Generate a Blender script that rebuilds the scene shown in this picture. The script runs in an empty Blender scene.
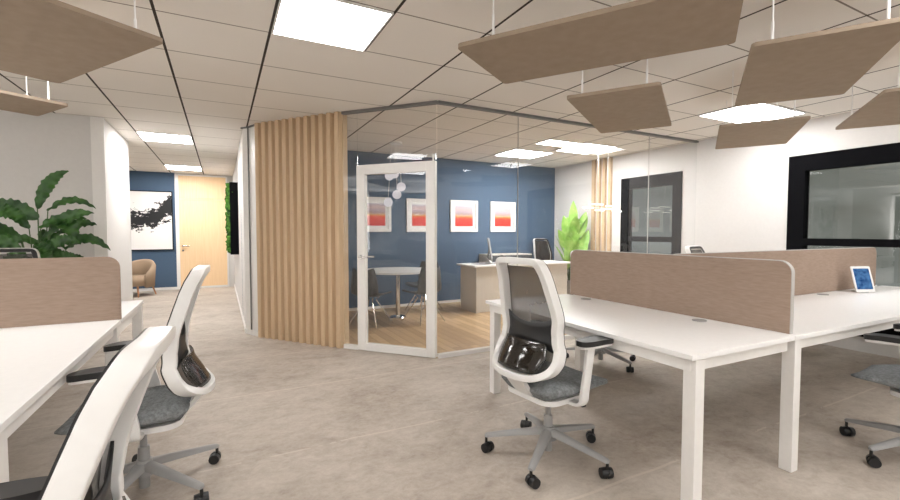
import bpy, bmesh, math, random
from mathutils import Vector, Matrix
random.seed(7)
S = bpy.context.scene
COL = S.collection
PI = math.pi
R = math.radians

# ---------------------------------------------------------------- camera
cam_d = bpy.data.cameras.new('camera'); cam = bpy.data.objects.new('camera', cam_d); COL.objects.link(cam)
S.camera = cam
cam.location = (0, 0, 1.33)
cam.rotation_euler = (R(90 - 2.37), 0, R(-27.45))
cam_d.sensor_width = 36; cam_d.lens = 440 / 900 * 36
cam_d.clip_start = 0.02

# ---------------------------------------------------------------- world, exposure
S.view_settings.view_transform = 'Standard'; S.view_settings.look = 'None'
S.view_settings.gamma = 1; S.view_settings.use_curve_mapping = False
S.view_settings.exposure = 0.22
LIGHT = 17.5          # radiance of the ceiling panels
LIGHT_COL = (1.0, 0.985, 0.975)
w = bpy.data.worlds.new('world'); S.world = w; w.use_nodes = True
nt = w.node_tree; nt.nodes.clear()
o_ = nt.nodes.new('ShaderNodeOutputWorld'); b_ = nt.nodes.new('ShaderNodeBackground')
tc = nt.nodes.new('ShaderNodeTexCoord'); mp = nt.nodes.new('ShaderNodeMapping'); mp.inputs['Scale'].default_value = (2.2, 2.2, 7)
nz = nt.nodes.new('ShaderNodeTexNoise'); nz.inputs['Scale'].default_value = 1.1; nz.inputs['Detail'].default_value = 4
cr = nt.nodes.new('ShaderNodeValToRGB')
cr.color_ramp.elements[0].position = .35; cr.color_ramp.elements[0].color = (.075, .080, .066, 1)
cr.color_ramp.elements[1].position = .68; cr.color_ramp.elements[1].color = (.195, .205, .195, 1)
nt.links.new(tc.outputs['Generated'], mp.inputs[0]); nt.links.new(mp.outputs[0], nz.inputs['Vector'])
nt.links.new(nz.outputs[0], cr.inputs[0]); nt.links.new(cr.outputs[0], b_.inputs[0]); nt.links.new(b_.outputs[0], o_.inputs[0])
b_.inputs[1].default_value = 1.5

# fill area lights added behind and left of the viewer to brighten the room
def fill_light(name, loc, rot, sx, sy, radiance):
    d = bpy.data.lights.new(name, 'AREA'); d.shape = 'RECTANGLE'; d.size = sx; d.size_y = sy
    d.energy = radiance * PI * sx * sy; d.color = (1.0, .995, .99)
    o = bpy.data.objects.new(name, d); COL.objects.link(o); o.location = loc; o.rotation_euler = rot; return o
fill_light('fill_light_back', (1.0, -3.24, 1.35), (R(-112), 0, 0), 9.0, 1.9, 9.5)
fill_light('fill_light_left', (-5.04, 1.6, 1.35), (R(-112), 0, R(-90)), 8.0, 1.9, 9.5)

# ---------------------------------------------------------------- helpers
class N:
    """tiny node helper"""
    def __init__(s, name):
        s.m = bpy.data.materials.new(name); s.m.use_nodes = True; s.t = s.m.node_tree; s.t.nodes.clear()
        s.out = s.t.nodes.new('ShaderNodeOutputMaterial')
    def n(s, kind, **kw):
        x = s.t.nodes.new('ShaderNode' + kind)
        for k, v in kw.items():
            if k[0] == '_': setattr(x, k[1:], v)
            else:
                x.inputs[k.replace('_', ' ')].default_value = v
        return x
    def l(s, a, b): s.t.links.new(a, b)
    def math(s, op, a, b=None, c=None):
        x = s.t.nodes.new('ShaderNodeMath'); x.operation = op
        for i, v in enumerate((a, b, c)):
            if v is None: continue
            if isinstance(v, (int, float)): x.inputs[i].default_value = v
            else: s.l(v, x.inputs[i])
        return x.outputs[0]
    def mix(s, f, a, b):
        x = s.t.nodes.new('ShaderNodeMix'); x.data_type = 'RGBA'
        for i, v in ((0, f), (6, a), (7, b)):
            if isinstance(v, (int, float)): x.inputs[i].default_value = v
            elif isinstance(v, tuple): x.inputs[i].default_value = v if len(v) == 4 else v + (1,)
            else: s.l(v, x.inputs[i])
        return x.outputs[2]
    def ramp(s, f, stops):
        x = s.t.nodes.new('ShaderNodeValToRGB'); e = x.color_ramp.elements
        while len(e) < len(stops): e.new(.5)
        for i, (p, c) in enumerate(stops): e[i].position = p; e[i].color = c if len(c) == 4 else c + (1,)
        s.l(f, x.inputs[0]); return x.outputs[0]
    def bsdf(s, col=(.8, .8, .8), rough=.5, metal=0, spec=.5, **kw):
        b = s.t.nodes.new('ShaderNodeBsdfPrincipled')
        if isinstance(col, tuple): b.inputs['Base Color'].default_value = col + (1,) if len(col) == 3 else col
        else: s.l(col, b.inputs['Base Color'])
        b.inputs['Roughness'].default_value = rough; b.inputs['Metallic'].default_value = metal
        b.inputs['Specular IOR Level'].default_value = spec
        s.l(b.outputs[0], s.out.inputs[0]); return b
    def bump(s, b, h, st=.2, dist=.01):
        x = s.t.nodes.new('ShaderNodeBump'); x.inputs['Strength'].default_value = st; x.inputs['Distance'].default_value = dist
        s.l(h, x.inputs['Height']); s.l(x.outputs[0], b.inputs['Normal'])
    def coord(s, which='Object', scale=(1, 1, 1), rot=(0, 0, 0)):
        t = s.t.nodes.new('ShaderNodeTexCoord'); m = s.t.nodes.new('ShaderNodeMapping')
        m.inputs['Scale'].default_value = scale; m.inputs['Rotation'].default_value = rot
        s.l(t.outputs[which], m.inputs[0]); return m.outputs[0]
    def noise(s, vec, scale, detail=3, rough=.5, dist=0):
        x = s.n('TexNoise', Scale=scale, Detail=detail, Roughness=rough, Distortion=dist); s.l(vec, x.inputs['Vector']); return x.outputs[0]
    def sep(s, vec):
        x = s.t.nodes.new('ShaderNodeSeparateXYZ'); s.l(vec, x.inputs[0]); return x.outputs

M = {}
def plain(name, col, rough=.5, metal=0, spec=.5, var=.04, scale=30):
    k = N(name); v = k.coord(scale=(1, 1, 1)); f = k.noise(v, scale)
    c = k.mix(f, tuple(x * (1 - var) for x in col), tuple(min(1, x * (1 + var)) for x in col))
    k.bsdf(c, rough, metal, spec); M[name] = k.m; return k.m

plain('wall_paint', (.66, .64, .62), .75, spec=.2)
plain('white_laminate', (.86, .85, .835), .32)
plain('white_paint', (.80, .78, .755), .4)
plain('white_plastic', (.78, .77, .755), .28)
plain('grey_plastic', (.30, .297, .293), .4)
plain('black_plastic', (.012, .012, .013), .42)
plain('black_frame', (.004, .004, .005), .8, spec=.05)
plain('chrome', (.75, .74, .73), .15, 1)
plain('track_grey', (.21, .205, .20), .4, .3)
plain('blue_paint', (.070, .114, .178), .7, spec=.2)
plain('shell_grey', (.055, .06, .065), .45)
plain('trim_grey', (.50, .48, .455), .5)
plain('rod_white', (.85, .84, .82), .4)
plain('tan_fabric', (.36, .265, .185), .9, spec=.1, var=.15, scale=160)
plain('leg_wood', (.38, .17, .07), .5)
plain('terracotta', (.30, .28, .26), .7)
plain('soil', (.03, .02, .015), .95)
plain('cream_laminate', (.62, .58, .52), .4)
plain('dark_phone', (.03, .032, .036), .45)

def woven(name, a, b, scale=240, rough=.95):
    k = N(name); v = k.coord(scale=(1, 1, 1))
    v1 = k.coord(scale=(.25, .25, 1.6)); f = k.noise(v1, scale * .35, 4); g = k.noise(v, 3.5, 3)
    h = k.math('MULTIPLY_ADD', f, .8, k.math('MULTIPLY', g, .2))
    bs = k.bsdf(k.ramp(h, [(.3, a), (.7, b)]), rough, spec=.1); k.bump(bs, f, .25, .002); M[name] = k.m
woven('acoustic_felt', (.33, .262, .20), (.375, .30, .232), 180)
woven('screen_fabric', (.31, .228, .178), (.385, .29, .232), 200)
k = N('seat_fabric'); v = k.coord(); f = k.noise(v, 60, 5, .7)
bs = k.bsdf(k.ramp(f, [(.3, (.13, .14, .145)), (.7, (.30, .315, .325))]), .95, spec=.1); k.bump(bs, k.noise(v, 260), .3, .003); M['seat_fabric'] = k.m

# ceiling tiles, 0.655 m grid with dark gaps
k = N('ceiling_tiles'); v = k.coord(); x, y, z = k.sep(v)
P = .655
def gap(c, off, wd):
    m = k.math('ABSOLUTE', k.math('SUBTRACT', k.math('FLOORED_MODULO', k.math('ADD', c, -off + P / 2), P), P / 2))
    return k.math('LESS_THAN', m, wd / 2)
gx = gap(x, .317, .018); gy = gap(y, 3.25, .0115)
no = k.math('MULTIPLY', k.math('LESS_THAN', k.math('ABSOLUTE', k.math('SUBTRACT', x, .972)), .1), k.math('GREATER_THAN', y, 3.26))
gx = k.math('MULTIPLY', gx, k.math('SUBTRACT', 1, no))
n1 = k.noise(v, 1.2, 3); n2 = k.noise(v, 90, 2)
base = k.mix(n1, (.83, .79, .74), (.87, .83, .78))
base = k.mix(k.math('MULTIPLY', n2, .10), base, (.68, .63, .57))
c = k.mix(gy, base, (.27, .235, .205)); c = k.mix(gx, c, (.055, .045, .038))
bs = k.bsdf(c, .9, spec=.15); k.bump(bs, k.math('SUBTRACT', 1, k.math('MAXIMUM', gx, gy)), .4, .004); M['ceiling_tiles'] = k.m

# mottled stone-look floor
k = N('stone_floor'); v = k.coord(); x, y, z = k.sep(v)
vs = k.coord(scale=(.95, 1.25, 1), rot=(0, 0, .25))
a = k.noise(vs, 1.3, 8, .62, .6); b = k.noise(vs, 8, 9, .75, .5); d = k.noise(v, 30, 6, .8)
h = k.math('ADD', k.math('MULTIPLY', a, .36), k.math('ADD', k.math('MULTIPLY', b, .40), k.math('MULTIPLY', d, .24)))
c = k.ramp(h, [(.36, (.27, .225, .185)), (.45, (.385, .332, .282)), (.53, (.455, .40, .345)), (.66, (.56, .505, .445))])
wob = k.math('MULTIPLY_ADD', k.noise(v, 2.2, 4), .05, y)
m = k.math('ABSOLUTE', k.math('SUBTRACT', k.math('FLOORED_MODULO', k.math('ADD', wob, -.5 + .57), 1.14), .57))
ln = k.math('MULTIPLY', k.math('LESS_THAN', m, .008), k.math('GREATER_THAN', a, .46))
c = k.mix(k.math('MULTIPLY', ln, .38), c, (.66, .58, .50))
bs = k.bsdf(c, .62, spec=.3); k.bump(bs, h, .12, .01); M['stone_floor'] = k.m

def planks(name, light, dark, wd, ln, along='y', rough=.35):
    k = N(name); v = k.coord()
    br = k.n('TexBrick', Scale=1.0, Mortar_Size=.004, Brick_Width=ln, Row_Height=wd, _offset=.37)
    rot = k.t.nodes.new('ShaderNodeMapping'); rot.inputs['Rotation'].default_value = (0, 0, PI / 2 if along == 'y' else 0)
    k.l(v, rot.inputs[0]); k.l(rot.outputs[0], br.inputs['Vector'])
    br.inputs['Color1'].default_value = light + (1,); br.inputs['Color2'].default_value = dark + (1,)
    br.inputs['Mortar'].default_value = tuple(q * .6 for q in dark) + (1,)
    g = k.noise(k.coord(scale=(14, 1, 1) if along == 'y' else (1, 14, 1)), 3, 5, .6)
    c = k.mix(k.math('MULTIPLY', g, .5), br.outputs[0], tuple(q * .62 for q in light))
    k.bsdf(c, rough); M[name] = k.m
planks('plank_floor', (.70, .49, .28), (.40, .25, .12), .11, 1.1)

def grain(name, a, b, sc=(9, 9, .6), rough=.5):
    k = N(name); v = k.coord(scale=sc); f = k.noise(v, 4, 5, .6, .4)
    bs = k.bsdf(k.ramp(f, [(.3, a), (.7, b)]), rough, spec=.3); M[name] = k.m
grain('slat_wood', (.58, .42, .27), (.64, .475, .31), (14, 14, .9))
grain('door_wood', (.80, .56, .325), (.87, .64, .395), (14, 14, .5), .45)

# clear glass: fresnel mirror over a clear sheet, only on outward faces
def glass(name, tint=(.975, .985, .98), boost=1.0, haze=0):
    k = N(name); fr = k.n('Fresnel', IOR=1.5); geo = k.n('NewGeometry')
    f = k.math('MULTIPLY', k.math('MULTIPLY', fr.outputs[0], boost), k.math('SUBTRACT', 1, geo.outputs['Backfacing']))
    tr = k.n('BsdfTransparent', Color=tint + (1,)); gl = k.n('BsdfGlossy', Roughness=.0)
    mx = k.t.nodes.new('ShaderNodeMixShader'); k.l(f, mx.inputs[0]); k.l(tr.outputs[0], mx.inputs[1]); k.l(gl.outputs[0], mx.inputs[2])
    last = mx
    if haze:
        df = k.n('BsdfDiffuse', Color=(.8, .8, .8, 1)); m2 = k.t.nodes.new('ShaderNodeMixShader'); m2.inputs[0].default_value = haze
        k.l(mx.outputs[0], m2.inputs[1]); k.l(df.outputs[0], m2.inputs[2]); last = m2
    k.l(last.outputs[0], k.out.inputs[0]); M[name] = k.m
glass('clear_glass', (.965, .97, .97), 1.2, .018)
glass('window_glass', (.84, .85, .84), 2.4, 0)

# see-through black mesh of the chair backs
k = N('back_mesh'); v = k.coord(scale=(1, 1, 1)); f = k.noise(v, 7, 3)
tr = k.n('BsdfTransparent', Color=(.75, .72, .69, 1)); b = k.bsdf((.028, .026, .025), .35, spec=.6)
mx = k.t.nodes.new('ShaderNodeMixShader'); k.l(k.math('MULTIPLY_ADD', f, .16, .66), mx.inputs[0])
k.l(tr.outputs[0], mx.inputs[1]); k.l(b.outputs[0], mx.inputs[2]); k.l(mx.outputs[0], k.out.inputs[0]); M['back_mesh'] = k.m
k = N('smoked_plastic')
tr = k.n('BsdfTransparent', Color=(.55, .5, .45, 1)); b = k.bsdf((.02, .018, .016), .08, spec=.9)
mx = k.t.nodes.new('ShaderNodeMixShader'); mx.inputs[0].default_value = .6
k.l(tr.outputs[0], mx.inputs[1]); k.l(b.outputs[0], mx.inputs[2]); k.l(mx.outputs[0], k.out.inputs[0]); M['smoked_plastic'] = k.m

def emit(name, col, st):
    k = N(name); e = k.n('Emission', Color=col + (1,), Strength=st); k.l(e.outputs[0], k.out.inputs[0]); M[name] = k.m
emit('light_panel', LIGHT_COL, LIGHT)
emit('light_panel_bright', LIGHT_COL, 32)
emit('light_panel_corridor', LIGHT_COL, 38)
emit('led_bar', (1, .95, .86), 3.5)
emit('globe_glow', (1, .93, .95), .55)
k = N('tablet_screen'); v = k.coord('Generated'); f = k.noise(v, 4, 4)
e = k.n('Emission', Strength=.8); k.l(k.ramp(f, [(.3, (.02, .07, .22)), (.7, (.12, .28, .55))]), e.inputs[0]); k.l(e.outputs[0], k.out.inputs[0]); M['tablet_screen'] = k.m

# greenery
def leafmat(name, a, b, rough=.4):
    k = N(name); v = k.coord(); f = k.noise(v, 9, 4); bs = k.bsdf(k.ramp(f, [(.35, a), (.65, b)]), rough, spec=.4); M[name] = k.m
leafmat('leaf_dark', (.012, .05, .01), (.045, .13, .022))
leafmat('leaf_light', (.20, .42, .06), (.36, .56, .14))
leafmat('stem_green', (.05, .10, .03), (.07, .13, .04))
leafmat('moss', (.01, .06, .008), (.10, .28, .03), .9)

# abstract ink painting
k = N('ink_painting'); v = k.coord(); x, y, z = k.sep(v)
n = k.noise(v, 2.4, 9, .68, 1.2); n2 = k.noise(k.coord(scale=(1, 1, 2.2)), 6.5, 8, .7, .8)
# centre line rises to the right
sx = k.math('ADD', x, .955)
zc = k.math('MULTIPLY', k.math('MAXIMUM', k.math('SUBTRACT', x, .36), 0), .58)
dd = k.math('ABSOLUTE', k.math('SUBTRACT', k.math('MULTIPLY_ADD', k.math('SUBTRACT', n, .5), .60, z), zc))
thr = k.math('MULTIPLY_ADD', k.math('SUBTRACT', n2, .5), .95, .185)
ink = k.math('LESS_THAN', dd, thr)
spl = k.math('MULTIPLY', k.math('LESS_THAN', dd, .36), k.math('GREATER_THAN', n2, .63))
ink = k.math('MAXIMUM', ink, spl)
k.bsdf(k.mix(ink, (.80, .78, .75), (.004, .004, .005)), .6); M['ink_painting'] = k.m
# generic landscape print
k = N('landscape_print'); v = k.coord('Generated'); x, y, z = k.sep(v)
n = k.noise(v, 5, 5, .6); h = k.math('MULTIPLY_ADD', k.math('SUBTRACT', n, .5), .30, z)
c = k.ramp(h, [(.0, (.62, .02, .012)), (.38, (.72, .045, .025)), (.47, (.70, .22, .05)), (.54, (.62, .40, .22)), (.60, (.42, .30, .30)), (.72, (.50, .40, .46)), (.82, (.62, .45, .45)), (1, (.52, .50, .60))])
k.bsdf(c, .6); M['landscape_print'] = k.m

def obj(name, bm, mat, parent=None, smooth=False, **props):
    bmesh.ops.recalc_face_normals(bm, faces=bm.faces)
    me = bpy.data.meshes.new(name); bm.to_mesh(me); bm.free()
    o = bpy.data.objects.new(name, me); COL.objects.link(o)
    me.materials.append(M[mat] if isinstance(mat, str) else mat)
    if smooth:
        for p in me.polygons: p.use_smooth = True
    if parent: o.parent = parent
    for k_, v_ in props.items(): o[k_] = v_
    return o
def autosmooth(o, ang=40):
    me = o.data
    bm = bmesh.new(); bm.from_mesh(me)
    for f in bm.faces: f.smooth = True
    for e in bm.edges:
        if len(e.link_faces) == 2 and e.calc_face_angle(0) > R(ang): e.smooth = False
    bm.to_mesh(me); bm.free(); return o
def thing(name, label, cat, loc=(0, 0, 0), rz=0, group=None):
    o = bpy.data.objects.new(name, None); COL.objects.link(o); o.empty_display_size = .1
    o.location = loc; o.rotation_euler = (0, 0, rz); o['label'] = label; o['category'] = cat
    if group: o['group'] = group
    return o
def tag(o, label, cat, group=None):
    o['label'] = label; o['category'] = cat
    if group: o['group'] = group
    return o
def struct(name, bm, mat, parent=None):
    o = obj(name, bm, mat, parent)
    if not parent: o['kind'] = 'structure'
    return o
def copy_tree(o, parent=None):
    c = o.copy(); COL.objects.link(c)
    if parent: c.parent = parent
    for ch in list(o.children): copy_tree(ch, c)
    return c
def place(src, loc, rz, label, group=None):
    c = copy_tree(src); c.location = loc; c.rotation_euler = (0, 0, rz); c['label'] = label
    if group: c['group'] = group
    return c
def NB(): return bmesh.new()
def box(bm, x0, x1, y0, y1, z0, z1, bev=0):
    r = bmesh.ops.create_cube(bm, size=1)
    for v in r['verts']:
        v.co = Vector(((x0 + x1) / 2 + v.co.x * (x1 - x0), (y0 + y1) / 2 + v.co.y * (y1 - y0), (z0 + z1) / 2 + v.co.z * (z1 - z0)))
    if bev:
        es = list({e for v in r['verts'] for e in v.link_edges})
        bmesh.ops.bevel(bm, geom=es, offset=bev, segments=2, affect='EDGES', profile=.5)
    return bm
def cyl(bm, p0, p1, r0, r1=None, n=12, caps=True):
    r1 = r0 if r1 is None else r1
    p0, p1 = Vector(p0), Vector(p1); d = p1 - p0
    r = bmesh.ops.create_cone(bm, cap_ends=caps, segments=n, radius1=r0, radius2=r1, depth=d.length)
    q = d.to_track_quat('Z', 'Y'); mt = Matrix.Translation((p0 + p1) / 2) @ q.to_matrix().to_4x4()
    bmesh.ops.transform(bm, matrix=mt, verts=r['verts']); return bm
def tube(bm, pts, r, n=8):
    pts = [Vector(p) for p in pts]; rings = []
    rr = r if isinstance(r, (list, tuple)) else [r] * len(pts)
    for i, p in enumerate(pts):
        t = (pts[min(i + 1, len(pts) - 1)] - pts[max(i - 1, 0)]).normalized()
        a = t.orthogonal().normalized() if i == 0 else (a - t * a.dot(t)).normalized()
        b = t.cross(a)
        rings.append([bm.verts.new(p + (a * math.cos(2 * PI * j / n) + b * math.sin(2 * PI * j / n)) * rr[i]) for j in range(n)])
    for i in range(len(rings) - 1):
        for j in range(n): bm.faces.new((rings[i][j], rings[i][(j + 1) % n], rings[i + 1][(j + 1) % n], rings[i + 1][j]))
    bm.faces.new(rings[0]); bm.faces.new(rings[-1]); return bm
def prism(bm, poly, z0, z1):
    a = [bm.verts.new((p[0], p[1], z0)) for p in poly]; b = [bm.verts.new((p[0], p[1], z1)) for p in poly]
    n = len(poly); bm.faces.new(a); bm.faces.new(b)
    for i in range(n): bm.faces.new((a[i], a[(i + 1) % n], b[(i + 1) % n], b[i]))
    return bm
def rrect(x0, x1, y0, y1, r, n=6):
    out = []
    for cx, cy, a0 in ((x1 - r, y1 - r, 0), (x0 + r, y1 - r, 90), (x0 + r, y0 + r, 180), (x1 - r, y0 + r, 270)):
        for i in range(n + 1):
            a = R(a0 + 90 * i / n); out.append((cx + r * math.cos(a), cy + r * math.sin(a)))
    return out
def bevel_all(bm, off, seg=2, ang=30):
    es = [e for e in bm.edges if len(e.link_faces) == 2 and e.calc_face_angle(0) > R(ang)]
    bmesh.ops.bevel(bm, geom=es, offset=off, segments=seg, affect='EDGES', profile=.5); return bm
def interp(tab, x):
    if x <= tab[0][0]: return tab[0][1]
    for (a, va), (b, vb) in zip(tab, tab[1:]):
        if x <= b:
            t = (x - a) / (b - a); return va + (vb - va) * t
    return tab[-1][1]
def smoothlist(tab, n):
    """Catmull-Rom through rows of numbers"""
    out = []
    for i in range(len(tab) - 1):
        p = [tab[max(i - 1, 0)], tab[i], tab[i + 1], tab[min(i + 2, len(tab) - 1)]]
        for j in range(n):
            t = j / n
            out.append(tuple(.5 * (2 * b + (c - a) * t + (2 * a - 5 * b + 4 * c - d) * t * t + (3 * b - a - 3 * c + d) * t ** 3) for a, b, c, d in zip(*p)))
    out.append(tuple(tab[-1])); return out

# ---------------------------------------------------------------- room shell
HC = 2.675          # ceiling height
WX = 6.28           # right wall
BY = 7.28           # back wall of the glazed office
CY = 11.9           # end of corridor
XL, YB = -5.2, -3.4
# glazed office outline: A corridor stub, B slat end, C glass corner, D right wall
A = (.41, 6.05); B = (1.235, 4.995); Cc = (2.0, 4.125); D = (WX, 4.15)

bm = NB(); box(bm, XL - .15, WX + .15, YB - .15, CY + .15, -.12, 0); struct('floor', bm, 'stone_floor')
bm = NB(); prism(bm, [(.40, 6.3), A, B, Cc, D, (WX, BY), (.40, BY)], .001, .006); struct('floor_office', bm, 'plank_floor')
bm = NB(); box(bm, XL - .15, WX + .15, YB - .15, CY + .15, HC, HC + .1); struct('ceiling', bm, 'ceiling_tiles')

# right wall with two window openings
WIN = [(.15, 2.94, .17, 2.257), (4.37, 5.52, .17, 2.257)]
bm = NB()
def yz_wall(bm, x0, x1, y0, y1, z0, z1, holes):
    ys = [y0]
    for h in holes:
        box(bm, x0, x1, ys[-1], h[0], z0, z1); box(bm, x0, x1, h[0], h[1], z0, h[2]); box(bm, x0, x1, h[0], h[1], h[3], z1); ys.append(h[1])
    box(bm, x0, x1, ys[-1], y1, z0, z1)
yz_wall(bm, WX, WX + .15, YB - .15, CY, 0, HC, WIN); struct('wall_right', bm, 'wall_paint')
for i, (y0, y1, z0, z1) in enumerate(WIN):
    bm = NB(); fw = .175 if i == 0 else .15; xa, xb = WX - .02, WX + .10
    box(bm, xa, xb, y0, y0 + fw, z0, z1); box(bm, xa, xb, y1 - fw, y1, z0, z1)
    box(bm, xa, xb, y0 + fw, y1 - fw, z1 - .19, z1); box(bm, xa, xb, y0 + fw, y1 - fw, z0, z0 + .16)
    box(bm, xa, xb, y0 + fw, y1 - fw, 1.165, 1.25)
    wdw = struct('window_%d' % (i + 1), bm, 'black_frame')
    for za, zb in ((z0 + .16, 1.165), (1.25, z1 - .19)):
        bm = NB(); box(bm, WX + .03, WX + .045, y0 + fw, y1 - fw, za, zb); obj('pane', bm, 'window_glass', wdw)

bm = NB(); box(bm, .27, WX, BY, BY + .12, 0, HC); struct('wall_office_back', bm, 'blue_paint')
bm = NB(); box(bm, XL, WX + .15, CY, CY + .12, 0, HC); struct('wall_corridor_end', bm, 'wall_paint')
bm = NB(); box(bm, XL, -.925, CY - .012, CY, 0.0, HC); struct('wall_lounge_blue', bm, 'blue_paint')
bm = NB(); box(bm, .27, .39, 6.34, CY, 0, HC); struct('wall_corridor_right', bm, 'wall_paint')
# splayed white end of the corridor wall with a shadow groove
bm = NB(); prism(bm, [(.27, 6.34), (.262, 6.33), (.33, 6.255), (.336, 6.262), (.342, 6.245), (.336, 6.238), (.41, 6.05), (.50, 6.12), (.39, 6.34)], 0, HC - .02); struct('wall_corridor_splay', bm, 'white_paint')
bm = NB(); cyl(bm, (.325, 6.235, .06), (.325, 6.235, HC - .02), .009, n=6); struct('trim_1', bm, 'track_grey')
bm = NB(); prism(bm, [(.255, 6.34), (.245, 6.33), (.325, 6.225), (.40, 6.03), (.42, 6.05), (.34, 6.25)], HC - .02, HC - .001); struct('trim_2', bm, 'track_grey')
# left block beside the corridor
bm = NB(); box(bm, XL, -1.21, 6.55, 8.12, 0, HC); struct('wall_left_block', bm, 'wall_paint')
bm = NB(); box(bm, -1.33, -1.205, 6.53, 6.55, 0, HC); struct('trim_3', bm, 'white_paint')
# walls behind and left of viewer; window openings added to house the fill lights
bm = NB(); yz_wall(bm, XL - .15, XL, YB, CY, 0, HC, [(-2.45, 5.65, .25, 2.45)]); struct('wall_left', bm, 'wall_paint')
bm = NB(); box(bm, XL, -3.55, YB - .15, YB, 0, HC); box(bm, 5.55, WX + .15, YB - .15, YB, 0, HC); box(bm, -3.55, 5.55, YB - .15, YB, 0, .25); box(bm, -3.55, 5.55, YB - .15, YB, 2.45, HC)
struct('wall_back', bm, 'wall_paint')
bm = NB()
for x_ in (-3.55, -1.29, .98, 3.24, 5.49): box(bm, x_, x_ + .06, YB - .12, YB - .06, .25, 2.45)
box(bm, -3.55, 5.55, YB - .12, YB - .06, .25, .31); box(bm, -3.55, 5.55, YB - .12, YB - .06, 2.39, 2.45); w3 = struct('window_3', bm, 'white_paint')
bm = NB(); box(bm, -3.49, 5.49, YB - .10, YB - .09, .31, 2.39); obj('pane', bm, 'window_glass', w3)
bm = NB()
for y_ in (-2.45, -.44, 1.57, 3.58, 5.59): box(bm, XL - .12, XL - .06, y_, y_ + .06, .25, 2.45)
box(bm, XL - .12, XL - .06, -2.45, 5.65, .25, .31); box(bm, XL - .12, XL - .06, -2.45, 5.65, 2.39, 2.45); w4 = struct('window_4', bm, 'white_paint')
bm = NB(); box(bm, XL - .10, XL - .09, -2.39, 5.59, .31, 2.39); obj('pane', bm, 'window_glass', w4)
def base(name, p0, p1, h=.06, t=.014, side=1):
    p0, p1 = Vector(p0), Vector(p1); d = (p1 - p0).normalized(); n = Vector((-d.y, d.x)) * t * side
    bm = NB(); prism(bm, [p0, p1, p1 + n, p0 + n], 0, h); struct(name, bm, 'white_paint')
base('baseboard_corridor_right', (.27, 6.33), (.27, CY))
base('baseboard_splay', (.262, 6.33), (.40, 6.05), side=-1)
base('baseboard_corridor_end', (XL, CY - .012), (-.925, CY - .012), side=-1)
base('baseboard_left_block', (XL, 6.55), (-1.21, 6.55), side=-1)
base('baseboard_left_return', (-1.21, 6.55), (-1.21, 8.12), side=-1)
base('baseboard_office', (.39, BY), (WX, BY), side=-1, h=.05)

# wooden door at the end of the corridor
bm = NB(); box(bm, -.925, -.855, CY - .03, CY + .02, 0, 2.64); box(bm, .115, .15, CY - .03, CY + .02, 0, 2.64); box(bm, -.855, .115, CY - .03, CY + .02, 2.62, 2.655)
box(bm, -.855, .115, CY - .03, CY + .02, 0, .05)
d1 = struct('door_1', bm, 'white_paint')
bm = NB(); box(bm, -.855, .115, CY - .02, CY, 2.09, 2.62); obj('transom_panel', bm, 'door_wood', d1)
bm = NB(); box(bm, -.855, .115, CY - .022, CY, .05, 2.083, .003); lf = obj('door_leaf', bm, 'door_wood', d1)
bm = NB(); cyl(bm, (-.79, CY - .02, 1.0), (-.79, CY - .075, 1.0), .02, n=12); cyl(bm, (-.79, CY - .07, 1.0), (-.66, CY - .07, 1.0), .011, n=10); cyl(bm, (-.79, CY - .02, .90), (-.79, CY - .03, .90), .02)
obj('handle', bm, 'chrome', lf)

# ---------------------------------------------------------------- slatted timber wall A -> B
def slats_profile(p0, p1, n, depth, nrm, back):
    p0, p1 = Vector(p0), Vector(p1); d = p1 - p0; L = d.length; d.normalize(); nv = Vector(nrm).normalized()
    pts = []; m = 12
    for i in range(n):
        for j in range(m):
            t = j / m; q_ = min(t, 1 - t); q_ = max(0, min(1, (q_ - .10) / .17)); s = q_ * q_ * (3 - 2 * q_)
            pts.append(p0 + d * L * (i + t) / n + nv * depth * s)
    pts.append(p1); pts.append(p1 - nv * back); pts.append(p0 - nv * back)
    return pts
nx = Vector((-(B[1] - A[1]) * -1, -(B[0] - A[0]))).normalized()      # outward normal
nx = Vector((-.785, -.619))
bm = NB(); prism(bm, slats_profile(A, B, 12, .05, nx, .08), 0, HC - .002); o = struct('wall_slatted', bm, 'slat_wood'); autosmooth(o, 50)
# flat slats on the right wall of the office
sl = thing('slat_panel', 'vertical pale wood slats fixed to the office wall beside the black window', 'wood panel', (WX, 5.72, 0))
for i in range(4):
    bm = NB(); box(bm, -.055, -.001, .01 + i * .13, .075 + i * .13, .01, HC - .004, .003); obj('slat', bm, 'slat_wood', sl)

# ---------------------------------------------------------------- glazing
TR = [7]
def glass_run(name, p0, p1, z0, z1, joints=(), t=.012):
    p0, p1 = Vector(p0), Vector(p1); d = (p1 - p0); L = d.length; d.normalize(); n = Vector((-d.y, d.x)) * t / 2
    e = [0] + list(joints) + [L]
    root = None
    for a, b in zip(e, e[1:]):
        bm = NB(); q0 = p0 + d * (a + (.004 if a else 0)); q1 = p0 + d * (b - (.004 if b < L else 0))
        prism(bm, [q0 - n, q1 - n, q1 + n, q0 + n], z0, z1); o = struct(name, bm, 'clear_glass')
    for a in joints:
        bm = NB(); q = p0 + d * a; s = d * .003
        prism(bm, [q - s - n * .9, q + s - n * .9, q + s + n * .9, q - s + n * .9], z0, z1); TR[0] += 1; struct('trim_%d' % TR[0], bm, 'trim_grey')
def rail(name, p0, p1, z0, z1, t, mat):
    p0, p1 = Vector(p0), Vector(p1); d = (p1 - p0).normalized(); n = Vector((-d.y, d.x)) * t / 2
    bm = NB(); prism(bm, [p0 - n, p1 - n, p1 + n, p0 + n], z0, z1); return struct(name, bm, mat)
dv = (Vector(Cc) - Vector(B)); LD = dv.length; dv.normalize()
def alongBC(s): return Vector(B) + dv * s
s0, s1 = LD * .165, LD - .02            # door between these
glass_run('wall_glass_front', Cc, (WX, 4.15), .045, HC - .03, joints=(1.02, 3.23))
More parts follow.
